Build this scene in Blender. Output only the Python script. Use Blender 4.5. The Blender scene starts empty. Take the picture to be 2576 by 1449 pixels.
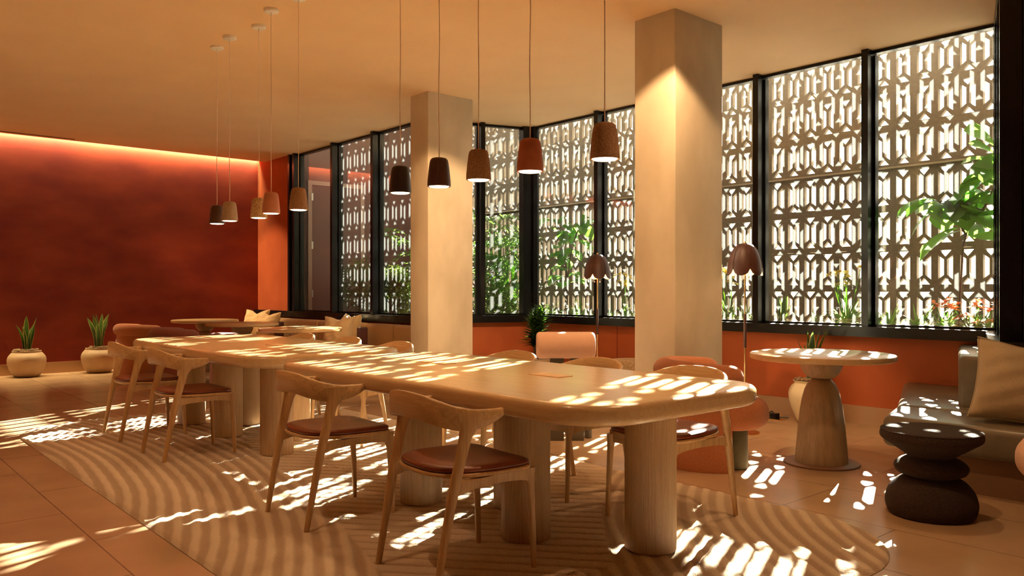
import bpy, bmesh, math, random
from mathutils import Vector, Matrix
from mathutils.geometry import tessellate_polygon
PI = math.pi
random.seed(7)
S = bpy.context.scene
COL = S.collection

# ------------------------------------------------------------------ camera
CAM_H = 1.2
cd = bpy.data.cameras.new('camera'); cam = bpy.data.objects.new('camera', cd); COL.objects.link(cam)
cam.location = (0, 0, CAM_H)
cam.rotation_euler = (PI/2, 0, math.atan2(.7526, .6585))
cd.sensor_width = 36; cd.lens = 2022/2576*36; cd.shift_y = 6.5/2576
cd.clip_start = .05; cd.clip_end = 200
S.camera = cam

# ------------------------------------------------------------------ world, sun, exposure
w = bpy.data.worlds.new('world'); S.world = w; w.use_nodes = True
nt = w.node_tree; nt.nodes.clear()
wo = nt.nodes.new('ShaderNodeOutputWorld'); wb = nt.nodes.new('ShaderNodeBackground')
tc = nt.nodes.new('ShaderNodeTexCoord'); sx = nt.nodes.new('ShaderNodeSeparateXYZ'); cr = nt.nodes.new('ShaderNodeValToRGB')
nt.links.new(tc.outputs['Generated'], sx.inputs[0]); nt.links.new(sx.outputs['Z'], cr.inputs[0])
cr.color_ramp.elements[0].position = 0.0; cr.color_ramp.elements[0].color = (.95, .72, .50, 1)
cr.color_ramp.elements[1].position = .25; cr.color_ramp.elements[1].color = (1, .93, .80, 1)
nt.links.new(cr.outputs[0], wb.inputs[0]); nt.links.new(wb.outputs[0], wo.inputs[0])
wb.inputs[1].default_value = 6.0

SUN_EL = math.radians(25); SX, SY = -.378, .926
sd = bpy.data.lights.new('sun', 'SUN'); so = bpy.data.objects.new('sun', sd); COL.objects.link(so)
sd.energy = 160; sd.angle = math.radians(.45); sd.color = (1, .92, .76)
sv = Vector((SX*math.cos(SUN_EL), SY*math.cos(SUN_EL), math.sin(SUN_EL)))
so.rotation_euler = sv.to_track_quat('Z', 'Y').to_euler(); so.location = (-4, 14, 6)

WARM = (1.0, .62, .30)
def spot(loc, tgt, e, size=60, blend=.5, color=WARM, r=.03):
    d = bpy.data.lights.new('unseen_ceiling_spot', 'SPOT'); o = bpy.data.objects.new('unseen_ceiling_spot', d); COL.objects.link(o)
    d.energy = e; d.spot_size = math.radians(size); d.spot_blend = blend; d.color = color; d.shadow_soft_size = r
    o.location = loc; v = Vector(loc) - Vector(tgt); o.rotation_euler = v.to_track_quat('Z', 'Y').to_euler()
def area(name, loc, tgt, sx_, sy_, e, color=WARM, up='Y'):
    d = bpy.data.lights.new(name, 'AREA'); o = bpy.data.objects.new(name, d); COL.objects.link(o)
    d.shape = 'RECTANGLE'; d.size = sx_; d.size_y = sy_; d.energy = e; d.color = color
    o.location = loc; v = Vector(loc) - Vector(tgt); o.rotation_euler = v.to_track_quat('Z', up).to_euler()
    return o
CZ = 3.366
# recessed ceiling spotlights (beyond the top edge of the view), then an added one
spot((-3.35, 4.25, CZ-.03), (-4.0, 5.1, 1.8), 200, 62, .35)
spot((-4.7, 4.2, CZ-.03), (-7.2, 5.2, 1.6), 420, 42, .4)
spot((-2.2, 4.9, CZ-.03), (-2.3, 4.9, 0), 60, 80, .5)
spot((-1.6, 3.2, CZ-.03), (-1.9, 3.6, 0), 80, 80, .5)
spot((-3.0, 1.0, CZ-.03), (-3.4, 1.2, 0), 60, 95, .6)
spot((-4.6, .8, CZ-.03), (-5.2, 1.0, 0), 55, 95, .6)
spot((-6.4, .2, CZ-.03), (-7.4, .8, 0), 45, 95, .6)
spot((-12.45, .5, CZ-.03), (-12.60, 5.8, 1.25), 1000, 22, .5)  # unseen lamp, made up to brighten the orange corner pier
# led strip in the ceiling cove along the far wall
cv = area('cove_light', (-13.18, 1.45, 3.455), (-13.18, 1.45, 3.0), .02, 8.8, 170, (1.0, .78, .40), 'Y')
cv.rotation_euler = (0, math.radians(3), 0); cv.data.spread = math.radians(80)

vs = S.view_settings
vs.view_transform = 'Standard'; vs.look = 'None'; vs.gamma = 1; vs.use_curve_mapping = False; vs.exposure = 0.18
S.cycles.max_bounces = 8; S.cycles.diffuse_bounces = 4; S.cycles.transparent_max_bounces = 24
S.cycles.sample_clamp_indirect = 8; S.cycles.caustics_reflective = False; S.cycles.caustics_refractive = False

# ------------------------------------------------------------------ materials
def newmat(name):
    m = bpy.data.materials.new(name); m.use_nodes = True; nt = m.node_tree
    return m, nt, nt.nodes['Principled BSDF'], nt.nodes['Material Output']
def pmat(name, c, rough=.5, c2=None, scale=6, bump=0, bscale=60, stretch=(1, 1, 1), metal=0, detail=6, spec=.5, coat=0, contrast=(.35, .65), sheen=0):
    m, nt, b, out = newmat(name)
    b.inputs['Roughness'].default_value = rough; b.inputs['Metallic'].default_value = metal
    b.inputs['Specular IOR Level'].default_value = spec
    if coat: b.inputs['Coat Weight'].default_value = coat; b.inputs['Coat Roughness'].default_value = .12
    if sheen: b.inputs['Sheen Weight'].default_value = sheen
    tc = nt.nodes.new('ShaderNodeTexCoord'); mp = nt.nodes.new('ShaderNodeMapping'); mp.inputs['Scale'].default_value = stretch
    nt.links.new(tc.outputs['Object'], mp.inputs[0])
    if c2 is None: b.inputs['Base Color'].default_value = (*c, 1)
    else:
        n = nt.nodes.new('ShaderNodeTexNoise'); n.inputs['Scale'].default_value = scale; n.inputs['Detail'].default_value = detail
        r = nt.nodes.new('ShaderNodeValToRGB'); r.color_ramp.elements[0].color = (*c, 1); r.color_ramp.elements[1].color = (*c2, 1)
        r.color_ramp.elements[0].position = contrast[0]; r.color_ramp.elements[1].position = contrast[1]
        nt.links.new(mp.outputs[0], n.inputs[0]); nt.links.new(n.outputs[0], r.inputs[0]); nt.links.new(r.outputs[0], b.inputs['Base Color'])
    if bump:
        n2 = nt.nodes.new('ShaderNodeTexNoise'); n2.inputs['Scale'].default_value = bscale; n2.inputs['Detail'].default_value = 4
        bp = nt.nodes.new('ShaderNodeBump'); bp.inputs['Strength'].default_value = bump; bp.inputs['Distance'].default_value = .01
        nt.links.new(mp.outputs[0], n2.inputs[0]); nt.links.new(n2.outputs[0], bp.inputs['Height']); nt.links.new(bp.outputs[0], b.inputs['Normal'])
    return m
def wood(name, c, c2, axis='x', rough=.42, scale=1.0):
    # grain runs along the axis
    lo, hi = .9*scale, 22*scale
    st = {'x': (lo, hi, hi), 'y': (hi, lo, hi), 'z': (hi, hi, lo)}[axis]
    m, nt, b, out = newmat(name); b.inputs['Roughness'].default_value = rough
    tc = nt.nodes.new('ShaderNodeTexCoord'); mp = nt.nodes.new('ShaderNodeMapping'); mp.inputs['Scale'].default_value = st
    n = nt.nodes.new('ShaderNodeTexNoise'); n.inputs['Scale'].default_value = 1.6; n.inputs['Detail'].default_value = 8; n.inputs['Distortion'].default_value = .7
    n3 = nt.nodes.new('ShaderNodeTexNoise'); n3.inputs['Scale'].default_value = 7; n3.inputs['Detail'].default_value = 3
    mx = nt.nodes.new('ShaderNodeMath'); mx.operation = 'MULTIPLY_ADD'; mx.inputs[1].default_value = .45
    r = nt.nodes.new('ShaderNodeValToRGB'); r.color_ramp.elements[0].color = (*c2, 1); r.color_ramp.elements[1].color = (*c, 1)
    r.color_ramp.elements[0].position = .52; r.color_ramp.elements[1].position = .86
    nt.links.new(tc.outputs['Object'], mp.inputs[0]); nt.links.new(mp.outputs[0], n.inputs[0]); nt.links.new(mp.outputs[0], n3.inputs[0])
    nt.links.new(n3.outputs[0], mx.inputs[0]); nt.links.new(n.outputs[0], mx.inputs[2]); nt.links.new(mx.outputs[0], r.inputs[0])
    nt.links.new(r.outputs[0], b.inputs['Base Color'])
    bp = nt.nodes.new('ShaderNodeBump'); bp.inputs['Strength'].default_value = .12; bp.inputs['Distance'].default_value = .004
    nt.links.new(n3.outputs[0], bp.inputs['Height']); nt.links.new(bp.outputs[0], b.inputs['Normal'])
    return m
def emis(name, c, s):
    m, nt, b, out = newmat(name); nt.nodes.remove(b); e = nt.nodes.new('ShaderNodeEmission')
    e.inputs[0].default_value = (*c, 1); e.inputs[1].default_value = s; nt.links.new(e.outputs[0], out.inputs[0]); return m
def leafmat(name, c, c2, trans=.35, tc_=(.45, .75, .05), rough=.35):
    m, nt, b, out = newmat(name); b.inputs['Roughness'].default_value = rough
    tc = nt.nodes.new('ShaderNodeTexCoord'); n = nt.nodes.new('ShaderNodeTexNoise'); n.inputs['Scale'].default_value = 9
    r = nt.nodes.new('ShaderNodeValToRGB'); r.color_ramp.elements[0].color = (*c, 1); r.color_ramp.elements[1].color = (*c2, 1)
    r.color_ramp.elements[0].position = .35; r.color_ramp.elements[1].position = .65
    nt.links.new(tc.outputs['Object'], n.inputs[0]); nt.links.new(n.outputs[0], r.inputs[0]); nt.links.new(r.outputs[0], b.inputs['Base Color'])
    t = nt.nodes.new('ShaderNodeBsdfTranslucent'); t.inputs[0].default_value = (*tc_, 1)
    mx = nt.nodes.new('ShaderNodeMixShader'); mx.inputs[0].default_value = trans
    nt.links.new(b.outputs[0], mx.inputs[1]); nt.links.new(t.outputs[0], mx.inputs[2]); nt.links.new(mx.outputs[0], out.inputs[0])
    return m
def glassmat():
    m, nt, b, out = newmat('window_glass'); nt.nodes.remove(b)
    tr = nt.nodes.new('ShaderNodeBsdfTransparent'); tr.inputs[0].default_value = (.93, .96, .93, 1)
    gl = nt.nodes.new('ShaderNodeBsdfGlossy'); gl.inputs['Roughness'].default_value = .0; gl.inputs[0].default_value = (1, 1, 1, 1)
    lw = nt.nodes.new('ShaderNodeLayerWeight'); lw.inputs[0].default_value = .5
    pw = nt.nodes.new('ShaderNodeMath'); pw.operation = 'POWER'; pw.inputs[1].default_value = 4.0
    ma = nt.nodes.new('ShaderNodeMath'); ma.operation = 'MULTIPLY_ADD'; ma.inputs[1].default_value = .90; ma.inputs[2].default_value = .045
    nt.links.new(lw.outputs['Facing'], pw.inputs[0]); nt.links.new(pw.outputs[0], ma.inputs[0])
    m1 = nt.nodes.new('ShaderNodeMixShader'); nt.links.new(ma.outputs[0], m1.inputs[0]); nt.links.new(tr.outputs[0], m1.inputs[1]); nt.links.new(gl.outputs[0], m1.inputs[2])
    tl = nt.nodes.new('ShaderNodeBsdfTranslucent'); tl.inputs[0].default_value = (.95, 1, 1, 1)     # dust on the panes
    n = nt.nodes.new('ShaderNodeTexNoise'); n.inputs['Scale'].default_value = 180; n.inputs['Detail'].default_value = 3
    tcn = nt.nodes.new('ShaderNodeTexCoord'); nt.links.new(tcn.outputs['Object'], n.inputs[0])
    md = nt.nodes.new('ShaderNodeMath'); md.operation = 'MULTIPLY'; md.inputs[1].default_value = .022
    nt.links.new(n.outputs[0], md.inputs[0])
    m2 = nt.nodes.new('ShaderNodeMixShader'); nt.links.new(md.outputs[0], m2.inputs[0]); nt.links.new(m1.outputs[0], m2.inputs[1]); nt.links.new(tl.outputs[0], m2.inputs[2])
    nt.links.new(m2.outputs[0], out.inputs[0]); return m
def floormat(name, rot=0):
    m, nt, b, out = newmat(name); b.inputs['Roughness'].default_value = .30
    tc = nt.nodes.new('ShaderNodeTexCoord'); mp = nt.nodes.new('ShaderNodeMapping')
    mp.inputs['Location'].default_value = (3.615, -1.03 + .615*10, 0)
    br = nt.nodes.new('ShaderNodeTexBrick'); br.offset = .5; br.offset_frequency = 2; br.squash = 1
    br.inputs['Scale'].default_value = 1; br.inputs['Brick Width'].default_value = 1.23; br.inputs['Row Height'].default_value = .615
    br.inputs['Mortar Size'].default_value = .0035; br.inputs['Mortar Smooth'].default_value = .2; br.inputs['Bias'].default_value = 0
    br.inputs['Color1'].default_value = (.56, .37, .225, 1); br.inputs['Color2'].default_value = (.52, .34, .205, 1); br.inputs['Mortar'].default_value = (.22, .14, .10, 1)
    nt.links.new(tc.outputs['Object'], mp.inputs[0]); nt.links.new(mp.outputs[0], br.inputs[0])
    n = nt.nodes.new('ShaderNodeTexNoise'); n.inputs['Scale'].default_value = 3; n.inputs['Detail'].default_value = 8; nt.links.new(mp.outputs[0], n.inputs[0])
    mx = nt.nodes.new('ShaderNodeMix'); mx.data_type = 'RGBA'; mx.blend_type = 'MULTIPLY'; mx.inputs[0].default_value = .35
    nt.links.new(br.outputs[0], mx.inputs[6]); nt.links.new(n.outputs[0], mx.inputs[7]); nt.links.new(mx.outputs[2], b.inputs['Base Color'])
    mr = nt.nodes.new('ShaderNodeMapRange'); mr.inputs[3].default_value = .19; mr.inputs[4].default_value = .30
    nt.links.new(n.outputs[0], mr.inputs[0]); nt.links.new(mr.outputs[0], b.inputs['Roughness'])
    bp = nt.nodes.new('ShaderNodeBump'); bp.inputs['Strength'].default_value = .4; bp.inputs['Distance'].default_value = .002; bp.invert = True
    nt.links.new(br.outputs['Fac'], bp.inputs['Height']); nt.links.new(bp.outputs[0], b.inputs['Normal'])
    return m
def rugmat():
    m, nt, b, out = newmat('rug_wool'); b.inputs['Roughness'].default_value = .95; b.inputs['Specular IOR Level'].default_value = .1
    b.inputs['Sheen Weight'].default_value = .3
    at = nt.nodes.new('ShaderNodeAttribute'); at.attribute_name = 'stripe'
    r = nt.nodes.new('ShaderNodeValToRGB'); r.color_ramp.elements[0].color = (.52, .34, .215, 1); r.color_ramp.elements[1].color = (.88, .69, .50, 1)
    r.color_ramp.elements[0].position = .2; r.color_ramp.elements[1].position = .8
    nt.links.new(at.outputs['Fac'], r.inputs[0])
    tc = nt.nodes.new('ShaderNodeTexCoord'); n = nt.nodes.new('ShaderNodeTexNoise'); n.inputs['Scale'].default_value = 160; n.inputs['Detail'].default_value = 3
    nt.links.new(tc.outputs['Object'], n.inputs[0])
    mx = nt.nodes.new('ShaderNodeMix'); mx.data_type = 'RGBA'; mx.blend_type = 'MULTIPLY'; mx.inputs[0].default_value = .45
    nt.links.new(r.outputs[0], mx.inputs[6]); nt.links.new(n.outputs[0], mx.inputs[7]); nt.links.new(mx.outputs[2], b.inputs['Base Color'])
    bp = nt.nodes.new('ShaderNodeBump'); bp.inputs['Strength'].default_value = .8; bp.inputs['Distance'].default_value = .010
    nt.links.new(n.outputs[0], bp.inputs['Height']); nt.links.new(bp.outputs[0], b.inputs['Normal'])
    return m
def fabric(name, c, c2, scale=220, bump=.35):
    return pmat(name, c, .9, c2, scale=scale, bump=bump, bscale=scale*1.5, spec=.15, sheen=.25, contrast=(.4, .6))

M = {}
M['floor'] = floormat('floor_tile')
M['basetile'] = pmat('base_tile', (.46, .29, .17), .4, (.42, .26, .15), scale=2)
M['ceiling'] = pmat('ceiling_paint', (.86, .61, .36), .8, (.83, .58, .34), scale=2, bump=.03, bscale=90)
M['redwall'] = pmat('red_plaster', (.17, .009, .002), .72, (.25, .028, .006), scale=1.3, bump=.02, bscale=9, stretch=(1, 1, 2.2), detail=9)
M['orangewall'] = pmat('orange_plaster', (.35, .068, .015), .75, (.42, .092, .023), scale=2, bump=.08, bscale=14, detail=8)
M['plumwall'] = pmat('plum_plaster', (.11, .058, .050), .8, (.145, .08, .068), scale=2)
M['black'] = pmat('black_metal', (.006, .006, .008), .25, metal=0, spec=.3)
M['column'] = pmat('column_plaster', (.50, .42, .31), .75, (.66, .57, .44), scale=2.4, bump=.12, bscale=10, stretch=(1, 1, .5), detail=9)
M['screen'] = pmat('block_concrete', (.14, .115, .09), .9, (.19, .155, .12), scale=30, bump=.2, bscale=150)
M['concrete'] = pmat('garden_concrete', (.45, .42, .38), .9, (.35, .33, .30), scale=4)
M['soil'] = pmat('soil', (.07, .045, .03), 1, (.13, .09, .06), scale=30, bump=.6, bscale=60)
M['oak_x'] = wood('oak_along', (.60, .395, .205), (.53, .335, .165), 'x', .22, 1.7)
M['oak_z'] = wood('oak_upright', (.54, .36, .20), (.44, .285, .15), 'z', .45, 2.6)
M['oak_chair'] = wood('chair_oak', (.56, .34, .15), (.42, .24, .10), 'z', .42, 1.6)
M['oak_band'] = wood('band_oak', (.60, .365, .165), (.46, .265, .11), 'x', .42, 1.4)
M['oak_grey'] = wood('smoked_oak', (.36, .235, .135), (.27, .17, .095), 'z', .45, 1.3)
M['leather'] = pmat('tan_leather', (.14, .024, .007), .36, (.18, .034, .010), scale=9, bump=.12, bscale=200)
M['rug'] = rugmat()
M['cord'] = pmat('cream_cord', (.90, .74, .58), .8)
M['white'] = pmat('cream_metal', (.93, .90, .84), .5)
M['cork'] = pmat('cork', (.26, .13, .065), .9, (.42, .235, .125), scale=170, bump=.5, bscale=140, contrast=(.4, .6))
M['cork_light'] = pmat('light_cork', (.42, .26, .13), .9, (.62, .42, .23), scale=60, bump=.5, bscale=90, contrast=(.4, .6))
M['cork_dark'] = pmat('burnt_cork', (.020, .010, .006), .95, (.065, .032, .019), scale=230, bump=.7, bscale=200, contrast=(.4, .65))
M['darkwood'] = wood('dark_stained_wood', (.085, .035, .022), (.045, .018, .012), 'z', .5, 2)
M['blackwood'] = wood('black_wood', (.03, .016, .014), (.012, .008, .008), 'z', .5, 2)
M['terracotta'] = pmat('terracotta_clay', (.42, .12, .065), .75, (.48, .15, .08), scale=20)
M['terracotta_light'] = pmat('pale_terracotta', (.50, .19, .11), .75, (.55, .22, .13), scale=20)
M['greyclay'] = pmat('grey_clay', (.36, .25, .17), .8, (.42, .30, .21), scale=30)
M['glow'] = emis('lamp_glow', (1, .74, .42), 7)
M['pot'] = pmat('stoneware', (.55, .39, .24), .6, (.49, .34, .20), scale=5)
M['potcream'] = pmat('cream_stoneware', (.80, .70, .50), .5, (.76, .66, .46), scale=5)
M['moss'] = pmat('dry_moss', (.20, .12, .06), 1, (.42, .28, .16), scale=60, bump=1, bscale=80)
M['terra_fabric'] = fabric('rust_boucle', (.40, .125, .05), (.50, .19, .085))
M['mauve_fabric'] = fabric('mauve_boucle', (.25, .07, .055), (.33, .11, .085))
M['pink_fabric'] = fabric('pink_wool', (.74, .43, .30), (.80, .50, .36))
M['olive'] = fabric('olive_wool', (.075, .062, .035), (.10, .085, .05))
M['darkpanel'] = pmat('dark_panel', (.07, .05, .03), .6)
M['bench_tan'] = fabric('tan_bench_weave', (.40, .24, .10), (.50, .32, .15), 160)
M['bench_leather'] = pmat('taupe_leather', (.15, .12, .085), .30, (.19, .155, .11), scale=7, bump=.06, bscale=160)
M['bench_base'] = pmat('bench_base', (.22, .12, .065), .7)
M['pillow'] = fabric('sand_linen', (.56, .38, .20), (.64, .45, .25))
M['pillow2'] = fabric('beige_linen', (.46, .36, .23), (.53, .42, .28))
M['maroon'] = pmat('maroon_panel', (.06, .012, .01), .5)
M['brass'] = pmat('brass', (.80, .52, .22), .22, metal=1)
M['shade_leather'] = pmat('cognac_leather', (.055, .016, .010), .5, (.075, .024, .015), scale=12, bump=.06, bscale=150)
M['shade_in'] = pmat('shade_lining', (.85, .6, .4), .7)
M['snake'] = leafmat('snake_leaf', (.010, .035, .014), (.03, .08, .03), .12, (.25, .5, .06))
M['snake_edge'] = leafmat('snake_leaf_edge', (.50, .42, .10), (.62, .5, .16), .25, (.8, .8, .2))
M['drac'] = leafmat('dracaena_leaf', (.006, .022, .008), (.015, .05, .015), .12, (.3, .6, .05), .22)
M['palm'] = leafmat('palm_leaf', (.025, .075, .02), (.05, .13, .035), .35, (.22, .48, .06), .3)
M['bush'] = leafmat('shrub_leaf', (.03, .065, .015), (.10, .17, .04), .35, (.38, .55, .08), .28)
M['fig'] = leafmat('fig_leaf', (.018, .06, .012), (.04, .12, .02), .4, (.20, .52, .05), .28)
M['strap'] = leafmat('strap_leaf', (.05, .12, .04), (.12, .22, .08), .4, (.4, .7, .12), .35)
M['flower_y'] = leafmat('yellow_petal', (.80, .60, .06), (.85, .70, .15), .35, (.9, .75, .1))
M['flower_o'] = leafmat('orange_petal', (.85, .22, .07), (.9, .32, .12), .4, (.95, .4, .15))
M['stem'] = pmat('woody_stem', (.10, .06, .035), .8)
M['glass'] = glassmat()
M['door'] = pmat('door_paint', (.125, .065, .056), .5)
M['doorframe'] = pmat('door_frame_paint', (.40, .28, .23), .5)
M['metal'] = pmat('brushed_metal', (.6, .58, .55), .35, metal=1)
M['tileled'] = pmat('lintel_metal', (.45, .38, .30), .5)

# ------------------------------------------------------------------ mesh helpers
class MB:
    def __init__(s): s.v = []; s.f = []; s.mi = []
    def add(s, vs_, fs, mi=0):
        o = len(s.v); s.v += [tuple(v) for v in vs_]; s.f += [tuple(i+o for i in f) for f in fs]; s.mi += [mi]*len(fs); return s
    def box(s, x0, x1, y0, y1, z0, z1, mi=0):
        return s.add([(x0,y0,z0),(x1,y0,z0),(x1,y1,z0),(x0,y1,z0),(x0,y0,z1),(x1,y0,z1),(x1,y1,z1),(x0,y1,z1)],
              [(0,3,2,1),(4,5,6,7),(0,1,5,4),(1,2,6,5),(2,3,7,6),(3,0,4,7)], mi)
    def obox(s, p, q, w0, w1, z0, z1, mi=0):
        # box along plan line p->q, offset sideways from w0 to w1 (left of travel positive)
        p = Vector((p[0], p[1])); q = Vector((q[0], q[1])); d = (q-p).normalized(); n = Vector((-d.y, d.x))
        a, b, c, e = p+n*w0, q+n*w0, q+n*w1, p+n*w1
        return s.prism([a, b, c, e], z0, z1, mi)
    def prism(s, pts, z0, z1, mi=0):
        n = len(pts)
        ar = sum(pts[i][0]*pts[(i+1) % n][1]-pts[(i+1) % n][0]*pts[i][1] for i in range(n))
        if ar < 0: pts = list(reversed(pts))
        vs_ = [(p[0], p[1], z0) for p in pts]+[(p[0], p[1], z1) for p in pts]
        fs = [tuple(range(n-1, -1, -1)), tuple(range(n, 2*n))]+[(i, (i+1) % n, n+(i+1) % n, n+i) for i in range(n)]
        return s.add(vs_, fs, mi)
    def rings(s, rs, closed=True, cap=True, mi=0, capstart=None, capend=None):
        n = len(rs[0]); vs_ = [p for r in rs for p in r]; fs = []
        for k in range(len(rs)-1):
            for i in range(n if closed else n-1):
                j = (i+1) % n; fs.append((k*n+i, k*n+j, (k+1)*n+j, (k+1)*n+i))
        cs = cap if capstart is None else capstart; ce = cap if capend is None else capend
        if cs: fs.append(tuple(range(n-1, -1, -1)))
        if ce: fs.append(tuple((len(rs)-1)*n+i for i in range(n)))
        return s.add(vs_, fs, mi)
    def lathe(s, prof, cx=0, cy=0, n=40, mi=0, cap=True):
        rs = [[(cx+r*math.cos(2*PI*i/n), cy+r*math.sin(2*PI*i/n), z) for i in range(n)] for r, z in prof]
        return s.rings(rs, True, cap, mi)
    def loft(s, st, n=12, mi=0):
        # stations (x,y,z,rx,ry) horizontal ellipses
        return s.rings([[(x+rx*math.cos(2*PI*i/n), y+ry*math.sin(2*PI*i/n), z) for i in range(n)] for x, y, z, rx, ry in st], mi=mi)
    def tube(s, pts, r, n=8, mi=0, closed=False):
        pts = [Vector(p) for p in pts]; rs = []
        for k, p in enumerate(pts):
            if closed: t = pts[(k+1) % len(pts)]-pts[k-1]
            else: t = pts[min(k+1, len(pts)-1)]-pts[max(k-1, 0)]
            t.normalize(); a = Vector((0, 0, 1)) if abs(t.z) < .9 else Vector((1, 0, 0))
            u = t.cross(a).normalized(); v_ = t.cross(u).normalized()
            rr = r[k] if isinstance(r, (list, tuple)) else r
            rs.append([tuple(p+u*rr*math.cos(2*PI*i/n)+v_*rr*math.sin(2*PI*i/n)) for i in range(n)])
        if closed: rs.append(rs[0])
        return s.rings(rs, True, not closed, mi)
    def strip(s, pts, widths, side, mi=0, edge=None, fold=.0):
        # leaf blade: centre points, half widths, side vector; edge = (margin fraction, margin material)
        n = len(pts); cols = [-1, 0, 1] if edge is None else [-1, -1+edge[0], 0, 1-edge[0], 1]
        vs_ = []; side = Vector(side).normalized()
        for k in range(n):
            t = Vector(pts[min(k+1, n-1)])-Vector(pts[max(k-1, 0)]); t.normalize()
            sd_ = (side-t*side.dot(t)); sd_ = sd_.normalized() if sd_.length > 1e-4 else side
            nn = t.cross(sd_)
            for c in cols: vs_.append(tuple(Vector(pts[k])+sd_*widths[k]*c+nn*abs(c)*widths[k]*fold))
        m_ = len(cols); o = len(s.v); s.v += vs_
        for k in range(n-1):
            for c in range(m_-1):
                s.f.append((o+k*m_+c, o+k*m_+c+1, o+(k+1)*m_+c+1, o+(k+1)*m_+c))
                s.mi.append(edge[1] if (edge and c in (0, m_-2)) else mi)
        return s
    def obj(s, name, mats, parent=None, smooth=35, loc=None):
        me = bpy.data.meshes.new(name); me.from_pydata(s.v, [], s.f)
        if not isinstance(mats, (list, tuple)): mats = [mats]
        for m in mats: me.materials.append(m)
        if len(mats) > 1: me.polygons.foreach_set('material_index', s.mi)
        me.update()
        if smooth:
            me.polygons.foreach_set('use_smooth', [True]*len(me.polygons)); me.set_sharp_from_angle(angle=math.radians(smooth))
        o = bpy.data.objects.new(name, me); COL.objects.link(o)
        if parent: o.parent = parent
        if loc: o.location = loc
        return o
def tag(o, label, cat, group=None, kind=None):
    if label: o['label'] = label
    if cat: o['category'] = cat
    if group: o['group'] = group
    if kind: o['kind'] = kind
    return o
def struct(o): o['kind'] = 'structure'; return o
def thing(name, label, cat, loc=(0, 0, 0), rz=0, group=None):
    o = bpy.data.objects.new(name, None); COL.objects.link(o); o.empty_display_size = .1
    o.location = loc; o.rotation_euler = (0, 0, rz); return tag(o, label, cat, group)
def dup(root, loc, rz=0, label=None, group=None, swap=None):
    r = root.copy(); COL.objects.link(r); r.location = loc; r.rotation_euler = (0, 0, rz)
    if label: r['label'] = label
    if group: r['group'] = group
    for ch in list(root.children):
        c = ch.copy(); COL.objects.link(c); c.parent = r
        if swap and c.data and ch.name.split('.')[0] in swap:
            c.data = ch.data.copy(); c.data.materials[0] = swap[ch.name.split('.')[0]]
        for g in ch.children:
            d = g.copy(); COL.objects.link(d); d.parent = c
    return r
def rrect(x0, x1, y0, y1, r, n=8):
    P = []
    for cx, cy, a0 in ((x1-r, y1-r, 0), (x0+r, y1-r, PI/2), (x0+r, y0+r, PI), (x1-r, y0+r, 3*PI/2)):
        for k in range(n+1):
            a = a0+PI/2*k/n; P.append((cx+r*math.cos(a), cy+r*math.sin(a)))
    return P
def slab(mb, poly_fn, z0, z1, rnd, n=5, mi=0):
    # rounded-edge slab; poly_fn(inset) -> outline
    rs = []
    for k in range(n+1):
        a = -PI/2+PI/2*k/n; rs.append([(x, y, z0+rnd+rnd*math.sin(a)) for x, y in poly_fn(rnd-rnd*math.cos(a))])
    for k in range(n+1):
        a = PI/2*k/n; rs.append([(x, y, z1-rnd+rnd*math.sin(a)) for x, y in poly_fn(rnd-rnd*math.cos(a))])
    return mb.rings(rs, mi=mi)
def crom(P, m=6):
    out = []
    for i in range(len(P)-1):
        p0 = P[max(i-1, 0)]; p1 = P[i]; p2 = P[i+1]; p3 = P[min(i+2, len(P)-1)]
        for k in range(m):
            t = k/m
            out.append(tuple(.5*((2*b)+(-a+c)*t+(2*a-5*b+4*c-d)*t*t+(-a+3*b-3*c+d)*t**3) for a, b, c, d in zip(p0, p1, p2, p3)))
    out.append(tuple(P[-1])); return out

# ------------------------------------------------------------------ setting
XB = -13.2                     # far wall
L1 = 5.88; L2 = 7.26           # glass planes
PA = (-8.39, 5.88); PB = (-7.90, 7.26)       # slanted window between them
PC = (-2.25, 7.26); PE = (-1.72, 5.76); PF = (2.4, 5.76)        # right-hand side
SILL = .878
struct(MB().prism([(XB, -3), (2.4, -3), (2.4, 5.8), (-1.70, 5.8), (PC[0]+.03, 7.3), (XB, 7.3)], -.12, 0).obj('floor', M['floor'], smooth=0))
struct(MB().prism([(-12.93, -3), (2.5, -3), (2.5, 5.84), (-1.68, 5.84), (PC[0]+.08, 7.34), (PB[0]-.05, 7.34), (PA[0]-.06, 5.96), (-12.93, 5.96)], CZ, CZ+.28).obj('ceiling', M['ceiling'], smooth=0))
struct(MB().box(XB-.2, -12.93, -3, 5.96, 3.64, 3.76).obj('trim_1', M['ceiling'], smooth=0))
struct(MB().box(XB-.2, XB, -3, 6.1, 0, 3.64).obj('wall_left', M['redwall'], smooth=0))
struct(MB().box(XB, 2.5, -3.2, -3, 0, CZ).obj('wall_rear', M['orangewall'], smooth=0))
# window wall, far-left part: low wall + full-height pier
mb = MB(); mb.box(XB, -12.02, 5.78, 5.98, 0, CZ+.3)
struct(mb.obj('wall_corner', M['orangewall'], smooth=0))
mb = MB(); mb.box(-12.02, PA[0]+.03, 5.79, 5.98, 0, SILL-.07); mb.obox(PA, PB, -.09, .09, 0, SILL-.07)
struct(mb.obj('wall_back', M['orangewall'], smooth=0))
mb = MB(); mb.box(PB[0]+.02, PC[0]+.1, 7.15, 7.36, 0, SILL-.07)
struct(mb.obj('wall_window', M['orangewall'], smooth=0))
mb = MB(); mb.obox(PC, PE, 0, .1, 0, SILL-.07); mb.box(PE[0], 2.4, PE[1], PE[1]+.1, 0, SILL-.07)
struct(mb.obj('wall_corner_right', M['orangewall'], smooth=0))
struct(MB().box(2.4, 2.5, -3, 5.86, 0, CZ).obj('wall_right', M['orangewall'], smooth=0))
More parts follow.
